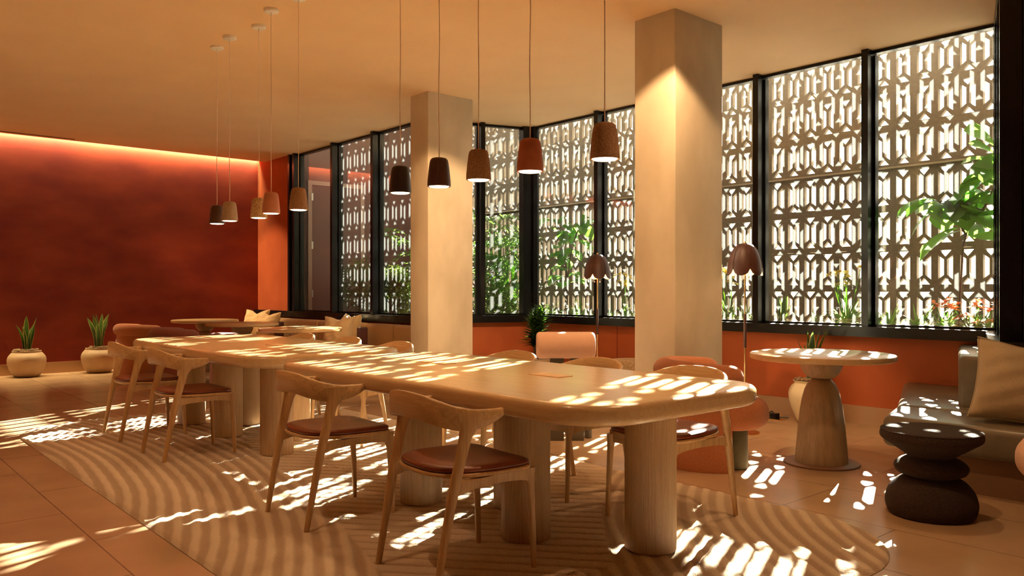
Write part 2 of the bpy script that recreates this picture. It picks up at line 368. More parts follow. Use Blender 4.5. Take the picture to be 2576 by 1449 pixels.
# shallow panel joints in the low window wall
mb = MB(); mb.box(-6.30, -6.29, 7.146, 7.152, .17, .79); struct(mb.obj('trim_2', M['redwall'], smooth=0))
# baseboards
bh = .16
struct(MB().box(XB, XB+.012, -3, 5.78, 0, bh).obj('baseboard_left', M['basetile'], smooth=0))
struct(MB().box(XB+.012, PA[0], 5.778, 5.79, 0, bh).obj('baseboard_back', M['basetile'], smooth=0))
struct(MB().box(PB[0]+.1, PC[0]-.05, 7.138, 7.15, 0, bh).obj('baseboard_window', M['basetile'], smooth=0))
# sills
mb = MB(); mb.box(XB+.02, PA[0]+.05, 5.70, 6.0, SILL-.09, SILL); struct(mb.obj('trim_3', M['black'], smooth=0))
mb = MB(); mb.obox((PA[0], 5.80), (PB[0]+.02, 7.2), -.15, .15, SILL-.089, SILL-.001); struct(mb.obj('trim_4', M['black'], smooth=0))
mb = MB(); mb.box(PB[0]-.02, PC[0]-.02, 7.06, 7.38, SILL-.09, SILL); struct(mb.obj('trim_5', M['black'], smooth=0))
mb = MB(); mb.prism([(PC[0]-.12, PC[1]-.1), (PE[0]-.13, PE[1]-.12), (2.38, PE[1]-.12), (2.38, PE[1]+.1), (PE[0]+.05, PE[1]+.1), (PC[0]+.06, PC[1]+.06)], SILL-.089, SILL-.001); struct(mb.obj('trim_6', M['black'], smooth=0))

def window(name, p, q, fracs, zb=SILL, front=.13, back=.05, mw=.03, panes=True, glass=None):
    p = Vector(p); q = Vector(q); L = (q-p).length; d = (q-p)/L
    mb = MB()
    # n = left of travel = outside ; inside is negative
    mb.obox(p, q, -.035, .03, CZ-.03, CZ+.0); mb.obox(p, q, -.045, back, zb, zb+.02)
    for f in fracs:
        c = p+d*L*f; mb.obox(c-d*mw, c+d*mw, -front, back, zb, CZ)
        mb.obox(c-d*(mw+.022), c+d*(mw+.022), -.03, .03, zb, CZ-.045)
    o = struct(mb.obj(name, M['black'], smooth=0))
    for a, b in zip(fracs[:-1], fracs[1:]):
        g = MB(); u0 = p+d*(L*a+mw+.015); u1 = p+d*(L*b-mw-.015)
        g.obox(u0, u1, -.003, .003, zb+.01, CZ-.02); g.obj('pane', glass or M['glass'], o, smooth=0)
    return o
def fx(x, x0, x1): return (x-x0)/(x1-x0)
x0, x1 = -12.02, PA[0]
window('window_1', (x0, L1), (x1, L1), [fx(v, x0, x1) for v in (-11.98, -11.82, -10.59, -9.47, x1)])
window('window_2', PA, PB, [.0, .5, 1.0])
x0, x1 = PB[0], PC[0]
window('window_3', (x0, L2), (x1, L2), [fx(v, x0, x1) for v in (PB[0]+.02, -6.62, -5.54, -4.45, -3.345, PC[0]-.0)])
# corner posts
mb = MB(); mb.obox((PB[0]-.03, PB[1]-.16), (PB[0]+.04, PB[1]+.06), -.07, .07, SILL, CZ); struct(mb.obj('trim_7', M['black'], smooth=0))
mb = MB(); mb.obox((PA[0]-.05, PA[1]-.10), (PA[0]+.05, PA[1]+.06), -.06, .06, SILL, CZ); struct(mb.obj('trim_8', M['black'], smooth=0))
# right-hand side: black framed blind window
mb = MB(); p = Vector(PC); q = Vector(PE)
mb.obox(PC, PE, .0, .08, SILL, CZ); mb.box(PE[0], 2.4, PE[1], PE[1]+.08, SILL, CZ)
d = (q-p).normalized()
for s_ in (.0, .30, .75): c = p+d*s_; mb.obox(c, c+d*.06, -.09, 0, SILL, CZ)
mb.obox(q-d*.08, q+d*.02, -.10, .02, SILL, CZ)
for x in (-.6, .5, 1.6): mb.box(x, x+.06, PE[1]-.1, PE[1], SILL, CZ)
mb.obox(PC, PE, -.09, 0, CZ-.12, CZ); mb.box(PE[0], 2.4, PE[1]-.09, PE[1], CZ-.12, CZ)
struct(mb.obj('window_4', M['black'], smooth=0))

# columns
def column(name, a, b, c, e):
    mb = MB()
    mb.rings([[(x, y, z) for x, y in rrect(a, b, c, e, .012, 3)] for z in (0, CZ)], True, False)
    return struct(mb.obj(name, M['column'], smooth=40))
o = column('column', -7.51, -7.165, 5.06, 5.68); tag(o, 'square plastered column standing nearer the far wall and the tan bench', 'column'); 
o = column('column', -4.22, -3.816, 5.0, 5.63); tag(o, 'square plastered column standing nearer the camera, beside the rust armchair', 'column')

# ceiling slot diffuser
t = thing('air_diffuser', 'long slim slot air diffuser in the ceiling beside the glowing cove', 'air vent', (-12.78, 1.6, CZ))
MB().box(-.035, -.022, -1.4, 1.27, -.004, .01).obj('slot', M['darkpanel'], t, 0); MB().box(.0, .013, -1.4, 1.27, -.004, .01).obj('slot', M['darkpanel'], t, 0)
MB().box(-.022, .0, -1.4, 1.27, -.006, .01).obj('bar', M['redwall'], t, 0)

# ------------------------------------------------------------------ outside: raised planter, screen, plum wall and door
YS = 8.30
struct(MB().box(-12.2, 1.5, 7.36, YS, 0, .80).obj('planter_bed', M['soil'], smooth=0))
struct(MB().box(-12.2, PA[0]-.12, 5.98, 7.36, 0, .80).obj('planter_bed_side', M['soil'], smooth=0))
struct(MB().box(-12.5, 3, YS+.3, 30, -.2, .0).obj('pavement', M['concrete'], smooth=0))
struct(MB().box(-12.6, 2, 6.0, 8.6, 4.7, 4.85).obj('shade_slab', M['concrete'], smooth=0))  # unseen slab added to keep sky light off the screen
struct(MB().box(-12.4, -12.2, 5.98, 8.42, 0, 4.7).obj('wall_outside', M['plumwall'], smooth=0))
# door in the plum wall
t = struct(bpy.data.objects.new('door_1', None)); COL.objects.link(t); t.location = (-12.2, 0, 0)
mb = MB(); y0, y1, zt = 6.19, 7.25, 3.02
mb.box(0, .03, y0, y0+.07, .8, zt).box(0, .03, y1-.07, y1, .8, zt).box(0, .03, y0+.07, y1-.07, zt-.07, zt)
mb.obj('door_frame', M['doorframe'], t, 0)
MB().box(0, .018, y0+.075, y1-.075, .8, zt-.075).obj('door_leaf', M['door'], t, 0)
for z in (2.75, 1.95, 1.15): MB().box(.015, .04, y0+.055, y0+.085, z-.06, z+.06).obj('hinge', M['metal'], t, 0)
MB().tube([(.02, y1-.13, 1.85), (.07, y1-.13, 1.85), (.07, y1-.2, 1.85)], .012).obj('handle', M['metal'], t)

# breeze block screen
def block_geo():
    W, H, D = .1, .205, .055
    zt, zb = .168, -.168
    hx = .056
    holes = [
        [(-hx, zt), (hx, zt), (0, zt-.066)],
        [(-hx, zb), (0, zb+.066), (hx, zb)],
        [(-.068, .118), (-.0135, .075), (-.0135, -.075), (-.068, -.118)],
        [(.068, .118), (.068, -.118), (.0135, -.075), (.0135, .075)]]
    outer = [(-W, -H), (W, -H), (W, H), (-W, H)]
    loops = [outer]+holes
    tris = tessellate_polygon([[Vector((x, z, 0)) for x, z in lp] for lp in loops])
    flat = [p for lp in loops for p in lp]; n = len(flat)
    V = [(x, 0, z) for x, z in flat]+[(x, D, z) for x, z in flat]
    F = []
    for a, b, c in tris:
        F.append((a, b, c)); F.append((n+c, n+b, n+a))
    o = 0
    for lp in loops:
        m = len(lp)
        for i in range(m): F.append((o+i, o+(i+1) % m, n+o+(i+1) % m, n+o+i))
        o += m
    return V, F
V, F = block_geo(); mb = MB(); bz = .82+.205-.4
W_ = .2; PH = .408
for r in range(-1, 10):
    zc = .816+PH*(r+.5)
    for c in range(70):
        xc = -11.5+.2*c
        if xc > 1.6: continue
        mb.add([(xc+x, YS+y, zc+z*PH/.41) for x, y, z in V], F)
o = mb.obj('wall_screen', M['screen'], smooth=0)
bm = bmesh.new(); bm.from_mesh(o.data); bmesh.ops.recalc_face_normals(bm, faces=bm.faces); bm.to_mesh(o.data); bm.free(); struct(o)
struct(MB().box(-12.2, -11.55, YS-.02, YS+.1, .8, 4.7).obj('wall_pier_outside', M['plumwall'], smooth=0))
struct(MB().box(-12.2, 1.5, YS-.05, YS, .816+PH*4-.006, .816+PH*4+.006).obj('lintel_ledge', M['tileled'], smooth=0))

# ------------------------------------------------------------------ rug
def build_rug():
    import numpy as np
    X0, X1, Y0, Y1 = -8.12, -1.55, 1.29, 4.04
    st = .0105; nx = int((X1-X0)/st)+1; ny = int((Y1-Y0)/st)+1
    xs = np.linspace(X0, X1, nx); ys = np.linspace(Y0, Y1, ny); X, Y = np.meshgrid(xs, ys, indexing='ij')
    # clamp grid into a rounded outline (superellipse-like corners)
    cx, cy = (X0+X1)/2, (Y0+Y1)/2; hx, hy = (X1-X0)/2, (Y1-Y0)/2; R = .62
    U = np.abs(X-cx); Vv = np.abs(Y-cy); qx = np.maximum(U-(hx-R), 0); qy = np.maximum(Vv-(hy-R), 0)
    dist = np.sqrt(qx**2+qy**2); inside = (dist <= R)
    rng = np.random.RandomState(3)
    wob = .004*np.sin(X*5+2*np.sin(Y*3))+.003*np.sin(Y*9+X*4)+.002*np.sin(X*31+Y*23)
    yb = np.where(X < -4.68, 2.34+.12*(X+4.68)**2, 2.34-.30*(X+4.68))
    xr = np.interp(Y, [2.0, 2.62, 2.79, 3.15, 3.97, 4.1], [-2.32, -2.32, -2.53, -2.9, -3.55, -3.6])
    mid = (Y > yb) & (X < xr); right = (~mid) & (X > xr)
    a = math.radians(40)
    s_mid = ((-math.sin(a))*X+math.cos(a)*Y+wob)/.093
    s_left = (np.sqrt((X+6.4)**2+(Y+4.7)**2)+wob)/.085
    s_right = (np.sqrt((X+.2)**2+(Y-5.57)**2)+wob)/.084
    s = np.where(mid, s_mid, np.where(right, s_right, s_left)); fr = s-np.floor(s)
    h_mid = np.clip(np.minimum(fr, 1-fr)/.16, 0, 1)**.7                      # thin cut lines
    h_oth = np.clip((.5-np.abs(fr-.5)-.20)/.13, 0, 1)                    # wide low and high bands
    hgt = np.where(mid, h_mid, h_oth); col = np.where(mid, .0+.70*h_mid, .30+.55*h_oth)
    Z = np.where(mid, .007+.013*hgt, .012+.007*hgt)+.0005*rng.rand(nx, ny)
    edge = np.clip((R-dist)/.03, 0, 1); Z = np.where(dist > 0, .002+(Z-.002)*np.sqrt(edge), Z)
    bx = np.clip(np.minimum(hx-U, hy-Vv)/.02, 0, 1); Z = .002+(Z-.002)*np.sqrt(bx)
    # pull outside corner points onto the outline
    f = np.where(dist > R, R/np.maximum(dist, 1e-6), 1)
    Xn = np.where(dist > R, cx+np.sign(X-cx)*((hx-R)+qx*f), X); Yn = np.where(dist > R, cy+np.sign(Y-cy)*((hy-R)+qy*f), Y)
    Yn = Yn+.02*np.sin(Xn*1.7)*(Yn > cy)
    V = np.stack([Xn, Yn, Z], -1).reshape(-1, 3)
    idx = np.arange(nx*ny).reshape(nx, ny)
    keep = inside[:-1, :-1] | inside[1:, 1:] | inside[1:, :-1] | inside[:-1, 1:]
    F = np.stack([idx[:-1, :-1], idx[1:, :-1], idx[1:, 1:], idx[:-1, 1:]], -1)[keep]
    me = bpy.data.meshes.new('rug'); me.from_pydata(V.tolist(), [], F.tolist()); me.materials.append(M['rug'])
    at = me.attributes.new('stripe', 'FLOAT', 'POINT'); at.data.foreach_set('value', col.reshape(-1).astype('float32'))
    bm = bmesh.new(); bm.from_mesh(me); bmesh.ops.delete(bm, geom=[v for v in bm.verts if not v.link_faces], context='VERTS'); bm.to_mesh(me); bm.free()
    me.polygons.foreach_set('use_smooth', [True]*len(me.polygons)); me.update()
    o = bpy.data.objects.new('rug', me); COL.objects.link(o); return o
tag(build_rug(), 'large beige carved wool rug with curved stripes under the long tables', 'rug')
RZ = .018

# ------------------------------------------------------------------ long tables
TT = .77; TH = .085
def long_table(x0, x1, y0, y1, legs, flaps, label):
    cx, cy = (x0+x1)/2, (y0+y1)/2
    t = thing('dining_table', label, 'table', (cx, cy, RZ), 0, 'long oak tables')
    mb = MB(); slab(mb, lambda i: rrect(x0-cx+i, x1-cx-i, y0-cy+i, y1-cy-i, .26-i*.9, 10), TT-TH-RZ, TT-RZ, .031, 7)
    top = mb.obj('tabletop', M['oak_x'], t, 30)
    for lx, ly in legs:
        m = MB(); R = .118; n = 240
        def ring(z, k): return [(lx-cx+(R-(.0012 if i % 2 else 0)-k)*math.cos(2*PI*i/n), ly-cy+(R-(.0012 if i % 2 else 0)-k)*math.sin(2*PI*i/n), z) for i in range(n)]
        m.rings([ring(0, .004), ring(.006, 0), ring(TT-TH-RZ, 0)]); m.obj('leg', M['oak_z'], t, 12)
    for fx_, fy in flaps:
        m = MB(); m.box(fx_-cx-.11, fx_-cx+.11, fy-cy-.05, fy-cy+.05, TT-RZ-.002, TT-RZ+.003); m.obj('cable_flap', M['oak_band'], top, 0)
    return t
long_table(-4.72, -1.98, 2.14, 3.37, [(-2.36, 2.91), (-2.86, 2.59), (-3.30, 2.91), (-3.735, 2.59), (-4.22, 2.91)], [(-2.94, 2.83), (-3.9, 2.83)],
           'long oak table with rounded edge, the nearer of the two on the rug')
long_table(-7.72, -4.98, 2.14, 3.37, [(-5.52, 2.56), (-5.98, 2.93), (-6.46, 2.57), (-6.92, 2.93), (-7.28, 2.57)], [(-6.0, 2.79)],
           'long oak table with rounded edge, the farther one, nearer the red wall')

# ------------------------------------------------------------------ dining chairs
def make_chair():
    t = thing('dining_chair', 'x', 'chair')
    for s_ in (-1, 1):
        mb = MB(); mb.loft([(s_*.236, -.262, 0, .0125, .014), (s_*.238, -.225, .2, .0155, .018), (s_*.243, -.185, .40, .018, .024), (s_*.247, -.155, .52, .018, .026),
                 (s_*.249, -.135, .60, .017, .030), (s_*.250, -.115, .645, .016, .045), (s_*.250, -.095, .675, .0155, .075), (s_*.250, -.075, .70, .015, .10)], 14)
        mb.obj('leg', M['oak_chair'], t, 50)
        mb = MB(); mb.loft([(s_*.207, .246, 0, .012, .012), (s_*.205, .238, .2, .0145, .015), (s_*.203, .228, .35, .017, .019), (s_*.202, .222, .40, .018, .028), (s_*.202, .215, .43, .018, .04)], 14)
        mb.obj('leg', M['oak_chair'], t, 50)
        rs = []
        for k in range(9):
            u = k/8; x = s_*(.202+.038*u); y = .225-.41*u; b = .372+.022*math.sin(PI*u)**.5; tp = .432-.004*u
            rs.append([(x-.011, y, b), (x+.011, y, b), (x+.013, y, tp), (x-.013, y, tp)])
        MB().rings(rs).obj('side_rail', M['oak_chair'], t, 40)
    rs = []
    for k in range(7):
        u = k/6; x = -.2+.4*u; rs.append([(x, .205, .385), (x, .227, .385), (x, .227, .43), (x, .205, .43)])
    MB().rings(rs).obj('front_rail', M['oak_band'], t, 40)
    def seat_outline(i, n=44, k=1.0):
        P = []
        for q in range(n):
            a = 2*PI*q/n; c, s2 = math.cos(a), math.sin(a)
            e = .34 if s2 > 0 else .62
            x = (.248-i)*math.copysign(abs(c)**e, c); y = (.235-i)*math.copysign(abs(s2)**e, s2)
            x *= 1.0-.07*max(0, -y)/.235
            P.append((x, y+.01))
        return P
    mb = MB(); slab(mb, lambda i: seat_outline(i+.002), .428, .446, .008, 4)
    mb.v = [(x, y, z+.008*x*x/.0615+.008*max(0, -y)/.235-.004) for x, y, z in mb.v]; mb.obj('seat', M['oak_band'], t, 50)
    mb = MB(); rs = []
    for inset, z in ((.016, .446), (.008, .450), (.006, .458), (.010, .466), (.022, .472), (.05, .473), (.10, .470), (.18, .467)): rs.append([(x, y, z) for x, y in seat_outline(inset)])
    mb.rings(rs); mb.v = [(x, y, z+.008*x*x/.0615+.008*max(0, -y)/.235-.004) for x, y, z in mb.v]; mb.obj('seat_pad', M['leather'], t, 50)
    half = [(.250, .045, .706, .672), (.252, .0, .706, .650), (.2525, -.06, .708, .634), (.250, -.12, .714, .628), (.232, -.175, .728, .632), (.188, -.222, .748, .646), (.11, -.252, .766, .662), (0, -.262, .772, .668)]
    P = [(-a, b, c, d_) for a, b, c, d_ in half]+[h for h in reversed(half[:-1])]
    P = crom(P, 5); rs = []
    for k, (x, y, zt, zb) in enumerate(P):
        a = P[max(k-1, 0)]; b = P[min(k+1, len(P)-1)]; tx, ty = b[0]-a[0], b[1]-a[1]; L = math.hypot(tx, ty) or 1; nx_, ny_ = ty/L, -tx/L
        h = .0115; rd = .007; ring = []
        for o_, z in ((-h, zb+rd), (-h+rd*.7, zb+.001), (h-rd*.7, zb+.001), (h, zb+rd), (h, zt-rd), (h-rd*.7, zt-.001), (-h+rd*.7, zt-.001), (-h, zt-rd)):
            ring.append((x+nx_*o_, y+ny_*o_, z))
        rs.append(ring)
    MB().rings(rs).obj('backrest', M['oak_band'], t, 50)
    return t
ch = make_chair(); first = True
for x, y, r, lab in [
    (-2.745, 2.10, -4, 'oak dining chair closest to the camera, back to us, leather seat, at the nearer table'),
    (-3.85, 2.10, -1.5, 'oak dining chair with its back to us, at the left half of the nearer table'),
    (-5.97, 2.10, 0, 'oak dining chair with its back to us, at the right half of the farther table'),
    (-7.00, 2.10, 0, 'oak dining chair with its back to us, leftmost of all, nearest the potted plants')]:
    if first: ch.location = (x, y, RZ); ch.rotation_euler = (0, 0, math.radians(r)); ch['label'] = lab; ch['group'] = 'oak chairs on the near side'; first = False
    else: dup(ch, (x, y, RZ), math.radians(r), lab, 'oak chairs on the near side')
for x, y, r, lab in [
    (-2.645, 3.41, 180, 'oak chair facing us across the nearer table, in front of the rust armchair'),
    (-3.37, 3.42, 180, 'oak chair facing us across the nearer table, in front of the pink roll-back chair'),
    (-4.12, 3.42, 180, 'oak chair facing us across the nearer table, in front of the glossy dark plant'),
    (-5.51, 3.38, 180, 'oak chair facing us across the farther table, its back before the far column'),
    (-6.34, 3.40, 180, 'oak chair facing us across the farther table, in front of the mid-bench pillows'),
    (-7.20, 3.40, 180, 'oak chair facing us across the farther table, at its left end')]:
    dup(ch, (x, y, RZ), math.radians(r), lab, 'oak chairs on the far side')

# ------------------------------------------------------------------ pendants
def make_pendant():
    t = thing('pendant_lamp', 'x', 'pendant lamp')
    zb = 1.793; H = .165
    pr = [(.056, zb+.012), (.060, zb+.002), (.0655, zb), (.0675, zb+.008), (.0665, zb+.03), (.060, zb+.095), (.0545, zb+.135), (.050, zb+.152), (.042, zb+.161), (.028, zb+.165), (.004, zb+.1655)]
    mb = MB(); mb.lathe(pr, n=36, cap=False); mb.lathe([(.056, zb+.012), (.050, zb+.10), (.04, zb+.145), (.001, zb+.148)], n=36, cap=False)
    mb.obj('lamp_shade', M['cork'], t, 50)
    MB().lathe([(.0545, zb+.014), (.0575, zb+.003), (.052, zb-.002), (.03, zb-.004), (.002, zb-.005)], n=30).obj('diffuser', M['glow'], t, 50)
    P = [(0, 0, zb+.164), (.001, 0, zb+.3), (-.003, .001, zb+.55), (.003, 0, zb+.85), (-.001, 0, zb+1.2), (0, 0, CZ-.02)]
    MB().tube(crom(P, 5), .0028, 6).obj('cord', M['cord'], t)
    MB().lathe([(.055, CZ), (.056, CZ-.018), (.05, CZ-.024), (.006, CZ-.025), (.005, CZ-.05)], n=30).obj('ceiling_rose', M['white'], t, 40)
    return t, zb
pend, PZB = make_pendant(); first = True
MATS = [('darkwood', 'dark brown wooden'), ('greyclay', 'grey-brown stone'), ('cork_light', 'greyish tan cork'), ('terracotta_light', 'dusty pink terracotta'), ('cork', 'brown cork'),
        ('blackwood', 'almost black carved wooden'), ('darkwood', 'dark walnut'), ('cork', 'reddish brown cork'), ('terracotta', 'brick red'), ('cork', 'speckled brown cork')]
PL = [(-7.10, 2.73), (-6.74, 2.70), (-6.31, 2.77), (-5.88, 2.68), (-5.49, 2.715), (-4.13, 2.71), (-3.73, 2.71), (-3.37, 2.71), (-2.96, 2.71), (-2.46, 2.71)]
WHERE = ['leftmost of all, over the farther table', 'second from the left, overlapping the leftmost one', 'partly behind the pink pendant', 'fourth from the left, in front of the cork one', 'hanging before the first black window post',
         'hanging just left of the far column', 'hanging in front of the far column', 'hanging at the right edge of the far column', 'hanging before the bright screen, between two cork ones', 'nearest and rightmost, beside the near column']
for (x, y), (mk, desc), wh in zip(PL, MATS, WHERE):
    lab = '%s pendant lamp, %s' % (desc, wh)
    p_ = dup(pend, (x, y, 0), random.uniform(0, 6), lab, 'pendant lamps over the long tables', {'lamp_shade': M[mk]})
    d = bpy.data.lights.new('pendant_bulb', 'SPOT'); o = bpy.data.objects.new('pendant_bulb', d); COL.objects.link(o)
    d.energy = 9; d.color = WARM; d.spot_size = math.radians(120); d.spot_blend = .6; d.shadow_soft_size = .04; o.location = (x, y, PZB-.02)
for c in list(pend.children): bpy.data.objects.remove(c)
bpy.data.objects.remove(pend)

# ------------------------------------------------------------------ round pedestal tables
def make_round():
    t = thing('round_table', 'x', 'table')
    MB().lathe([(.05, .722), (.465, .722), (.478, .728), (.48, .745), (.477, .759), (.468, .764), (.02, .764)], n=80).obj('tabletop', M['oak_x'], t, 40)
    prof = [(.16, .020)]+[(.174-.006*k/4, .012+.10*k/4) for k in range(5)]+[(.160, .20), (.150, .30), (.140, .38), (.128, .45), (.113, .51), (.092, .555), (.068, .582), (.056, .592)]
    MB().lathe(prof, n=48).obj('pedestal', M['oak_grey'], t, 50)
    cup = [(.056, .590)]+[(.056+.090*math.sin(PI/2*k/8), .592+.136*(1-math.cos(PI/2*k/8))) for k in range(1, 9)]
    MB().lathe(cup, n=48).obj('pedestal_cup', M['oak_grey'], t, 50)
    MB().lathe([(.25, 0), (.252, .003), (.252, .010), (.248, .013), (.1, .0135)], n=60).obj('base_plate', M['maroon'] if 0 else M['basebrown'], t, 40)
    return t
M['basebrown'] = pmat('bronze_plate', (.20, .10, .065), .5)
rt = make_round(); rt.location = (-2.79, 5.30, 0); rt['label'] = 'round oak pedestal table brightly lit by the sun, in front of the right windows'
dup(rt, (-12.12, 4.48, 0), .5, 'round pedestal table farthest away, nearest the red wall', 'round tables by the tan bench')
dup(rt, (-10.60, 4.42, 0), 1.1, 'round pedestal table in the middle of the three by the tan bench', 'round tables by the tan bench')
dup(rt, (-8.76, 4.36, 0), 1.9, 'round pedestal table nearest the far column, beside the pillows', 'round tables by the tan bench')

# ------------------------------------------------------------------ tub armchairs
def make_tub(body, leg):
    t = thing('tub_armchair', 'x', 'armchair')
    R = .315; P = []
    a0, a1 = math.radians(-207), math.radians(27)      # opening towards +y
    n = 40
    for k in range(n+1):
        a = a0+(a1-a0)*k/n; r_ = R
        P.append((r_*math.cos(a), r_*.98*math.sin(a), .648-.03*abs((k/n)-.5)**2*4))
    rad = [.078*min(1, math.sqrt(max(.0, 1-(1-min(k, n-k)/3)**2)) if min(k, n-k) < 3 else 1)+.004 for k in range(n+1)]
    MB().tube(P, rad, 16).obj('back_ring', body, t, 60)
    mb = MB(); outer = []; inner = []
    A = [math.radians(-190+200*k/20) for k in range(21)]
    rs = []
    for z, ro in ((0.0, .345), (.02, .352), (.30, .352), (.60, .340)):
        rs.append([(ro*math.cos(a), ro*math.sin(a), z) for a in A]+[((ro-.13)*math.cos(a), (ro-.13)*math.sin(a), z) for a in reversed(A)])
    mb.rings(rs); mb.obj('back_shell', body, t, 50)
    mb = MB(); slab(mb, lambda i: rrect(-.345+i, .345-i, -.27+i, .37-i, .25-i*.9, 10), .265, .475, .095, 8); mb.obj('seat', body, t, 60)
    for s_ in (-1, 1):
        MB().lathe([(.085, 0), (.095, .006), (.097, .02), (.097, .285)], s_*.15, .12, 28).obj('leg', leg, t, 50)
    return t
tub = make_tub(M['terra_fabric'], M['olive'])
tub.location = (-3.31, 4.73, 0); tub.rotation_euler = (0, 0, math.radians(-41)); tub['label'] = 'rust tub armchair with dark olive legs beside the near column'
m_ = {'back_ring': M['mauve_fabric'], 'back_shell': M['mauve_fabric'], 'seat': M['mauve_fabric']}
dup(tub, (-12.2, 3.62, 0), .1, 'rust tub armchair in front of the red wall, leftmost of the armchairs', 'tub armchairs by the bench')
dup(tub, (-10.62, 3.62, 0), -.1, 'mauve tub armchair beside the rust one at the far end', 'tub armchairs by the bench', m_)
dup(tub, (-8.86, 3.70, 0), .05, 'mauve tub armchair whose rim just shows over the far table', 'tub armchairs by the bench', m_)
pk = {'back_ring': M['pink_fabric'], 'back_shell': M['pink_fabric'], 'seat': M['pink_fabric']}
dup(tub, (-1.03, 4.73, .0), math.radians(100), 'pale pink tub armchair cut off by the right edge of the view', 'tub armchairs on the right', pk)

# roll-back chair
a = math.radians(45)
t = thing('roll_back_chair', 'pink chair with a thick cylindrical back roll on dark supports', 'chair', (-4.645, 4.635, 0), math.radians(48.8))
prof = []
for k in range(9): an = PI/2*k/8; prof.append((.107-.03+.03*math.sin(an), -.235+.03-.03*math.cos(an)))
prof += [(r, -z) for r, z in reversed(prof)]
mb = MB(); mb.lathe([(.01, -.235)]+prof+[(.01, .235)], n=48)
mb.v = [(z, y, x) for x, y, z in mb.v]; mb.v = [(x, y-.10, z+.762) for x, y, z in mb.v]; mb.obj('back_roll', M['pink_fabric'], t, 60)
for s_ in (-.07, .09): MB().box(s_-.055, s_+.055, -.13, -.09, .0, .66).obj('back_support', M['darkpanel'], t, 0)
mb = MB(); slab(mb, lambda i: rrect(-.26+i, .26-i, -.10+i, .40-i, .10-i*.5, 8), .28, .46, .08, 8); mb.obj('seat', M['pink_fabric'], t, 60)
for x, y in ((-.19, .0), (.19, .0), (-.19, .3), (.19, .3)): MB().loft([(x, y, 0, .03, .03), (x, y, .3, .035, .035)], 16).obj('leg', M['darkpanel'], t, 50)

# ------------------------------------------------------------------ cork stools
def stool(name, prof, loc, m, label, rough=.006):
    mb = MB(); mb.lathe(crom(prof, 4), n=56); o = mb.obj(name, m, None, 60, loc); return tag(o, label, 'stool')
stool('cork_stool', [(.19, 0), (.21, .01), (.224, .05), (.223, .09), (.205, .14), (.165, .185), (.125, .203), (.125, .212), (.165, .225), (.181, .25), (.178, .27), (.15, .295), (.118, .308), (.118, .318), (.15, .34), (.21, .38), (.245, .405), (.252, .425), (.247, .445), (.235, .456), (.10, .458), (.01, .458)],
      (-1.765, 4.53, 0), M['cork_dark'], 'dark burnt cork stool of stacked rounded shapes in front of the right bench')
stool('cork_stool', [(.18, 0), (.20, .02), (.20, .2), (.19, .22), (.16, .235), (.19, .25), (.225, .28), (.235, .42), (.225, .445), (.20, .455), (.02, .457)],
      (-5.70, 6.72, 0), M['cork_light'], 'light brown cork stool half hidden behind the near column')

# ------------------------------------------------------------------ benches
def cushion(name, m, parent, x0, x1, y0, y1, z0, z1, rnd, rc=.05):
    mb = MB(); slab(mb, lambda i: rrect(x0+i, x1-i, y0+i, y1-i, max(rc-i*.5, .006), 5), z0, z1, rnd, 6); return mb.obj(name, m, parent, 60)
t = thing('bench', 'long tan upholstered bench under the left windows', 'bench', (-12.7, 5.77, 0))
MB().box(.0, 5.0, -.62, -.08, 0, .27).obj('base', M['bench_base'], t, 0)
k = 0; x = .02
while x < 4.5:
    w_ = .67
    cushion('seat_cushion', M['bench_tan'], t, x+.003, x+w_-.003, -.70, -.14, .27, .45, .05)
    cushion('back_cushion', M['bench_tan'], t, x+.003, x+w_-.003, -.20, -.015, .40, .765, .045, .03)
    x += w_
def bench_part(name, pts, z0, z1, rnd, m, parent):
    # rounded cushion from a polygon in plan
    o = MB().prism(pts, z0, z1).obj(name, m, parent, 0)
    bm = bmesh.new(); bm.from_mesh(o.data)
    bmesh.ops.bevel(bm, geom=list(bm.edges), offset=rnd, segments=6, profile=.5, affect='EDGES', clamp_overlap=True)
    bmesh.ops.recalc_face_normals(bm, faces=bm.faces)
    bm.to_mesh(o.data); bm.free()
    o.data.polygons.foreach_set('use_smooth', [True]*len(o.data.polygons)); o.data.set_sharp_from_angle(angle=math.radians(50)); return o
t = thing('bench', 'taupe leather corner bench along the right wall', 'bench', (0, 0, 0))
bench_part('seat_cushion', [(-3.00, 7.12), (-2.44, 5.68), (-1.90, 5.68), (-2.36, 7.12)], .22, .415, .05, M['bench_leather'], t)
bench_part('seat_cushion', [(-2.44, 5.67), (-2.28, 5.10), (-.30, 5.10), (-.30, 5.60), (-1.80, 5.60), (-1.92, 5.67)], .22, .41, .045, M['bench_leather'], t)
bench_part('back_cushion', [(-2.56, 7.12), (-2.10, 5.84), (-1.90, 5.84), (-2.34, 7.12)], .36, .76, .04, M['bench_leather'], t)
bench_part('back_cushion', [(-1.96, 5.80), (-1.86, 5.54), (-.40, 5.54), (-.40, 5.66), (-1.80, 5.66)], .36, .74, .04, M['bench_leather'], t)
MB().prism([(-2.88, 7.12), (-2.32, 5.70), (-2.18, 5.18), (-.32, 5.18), (-.32, 5.64), (-1.88, 5.64), (-2.34, 7.12)], 0, .24).obj('base', M['bench_base'], t, 0)

# dividers on the tan bench
for x, lab in ((-11.62, 'slim maroon divider panel on the tan bench by the far pillows'), (-9.16, 'slim maroon divider panel on the tan bench right of the pillows')):
    cushion('bench_divider', M['maroon'], None, -.02, .02, -.05, .10, 0, .27, .018, .018).location = (x, 5.40, .452)
    o = bpy.data.objects[[q.name for q in COL.objects if q.name.startswith('bench_divider')][-1]]; tag(o, lab, 'divider', 'bench dividers')

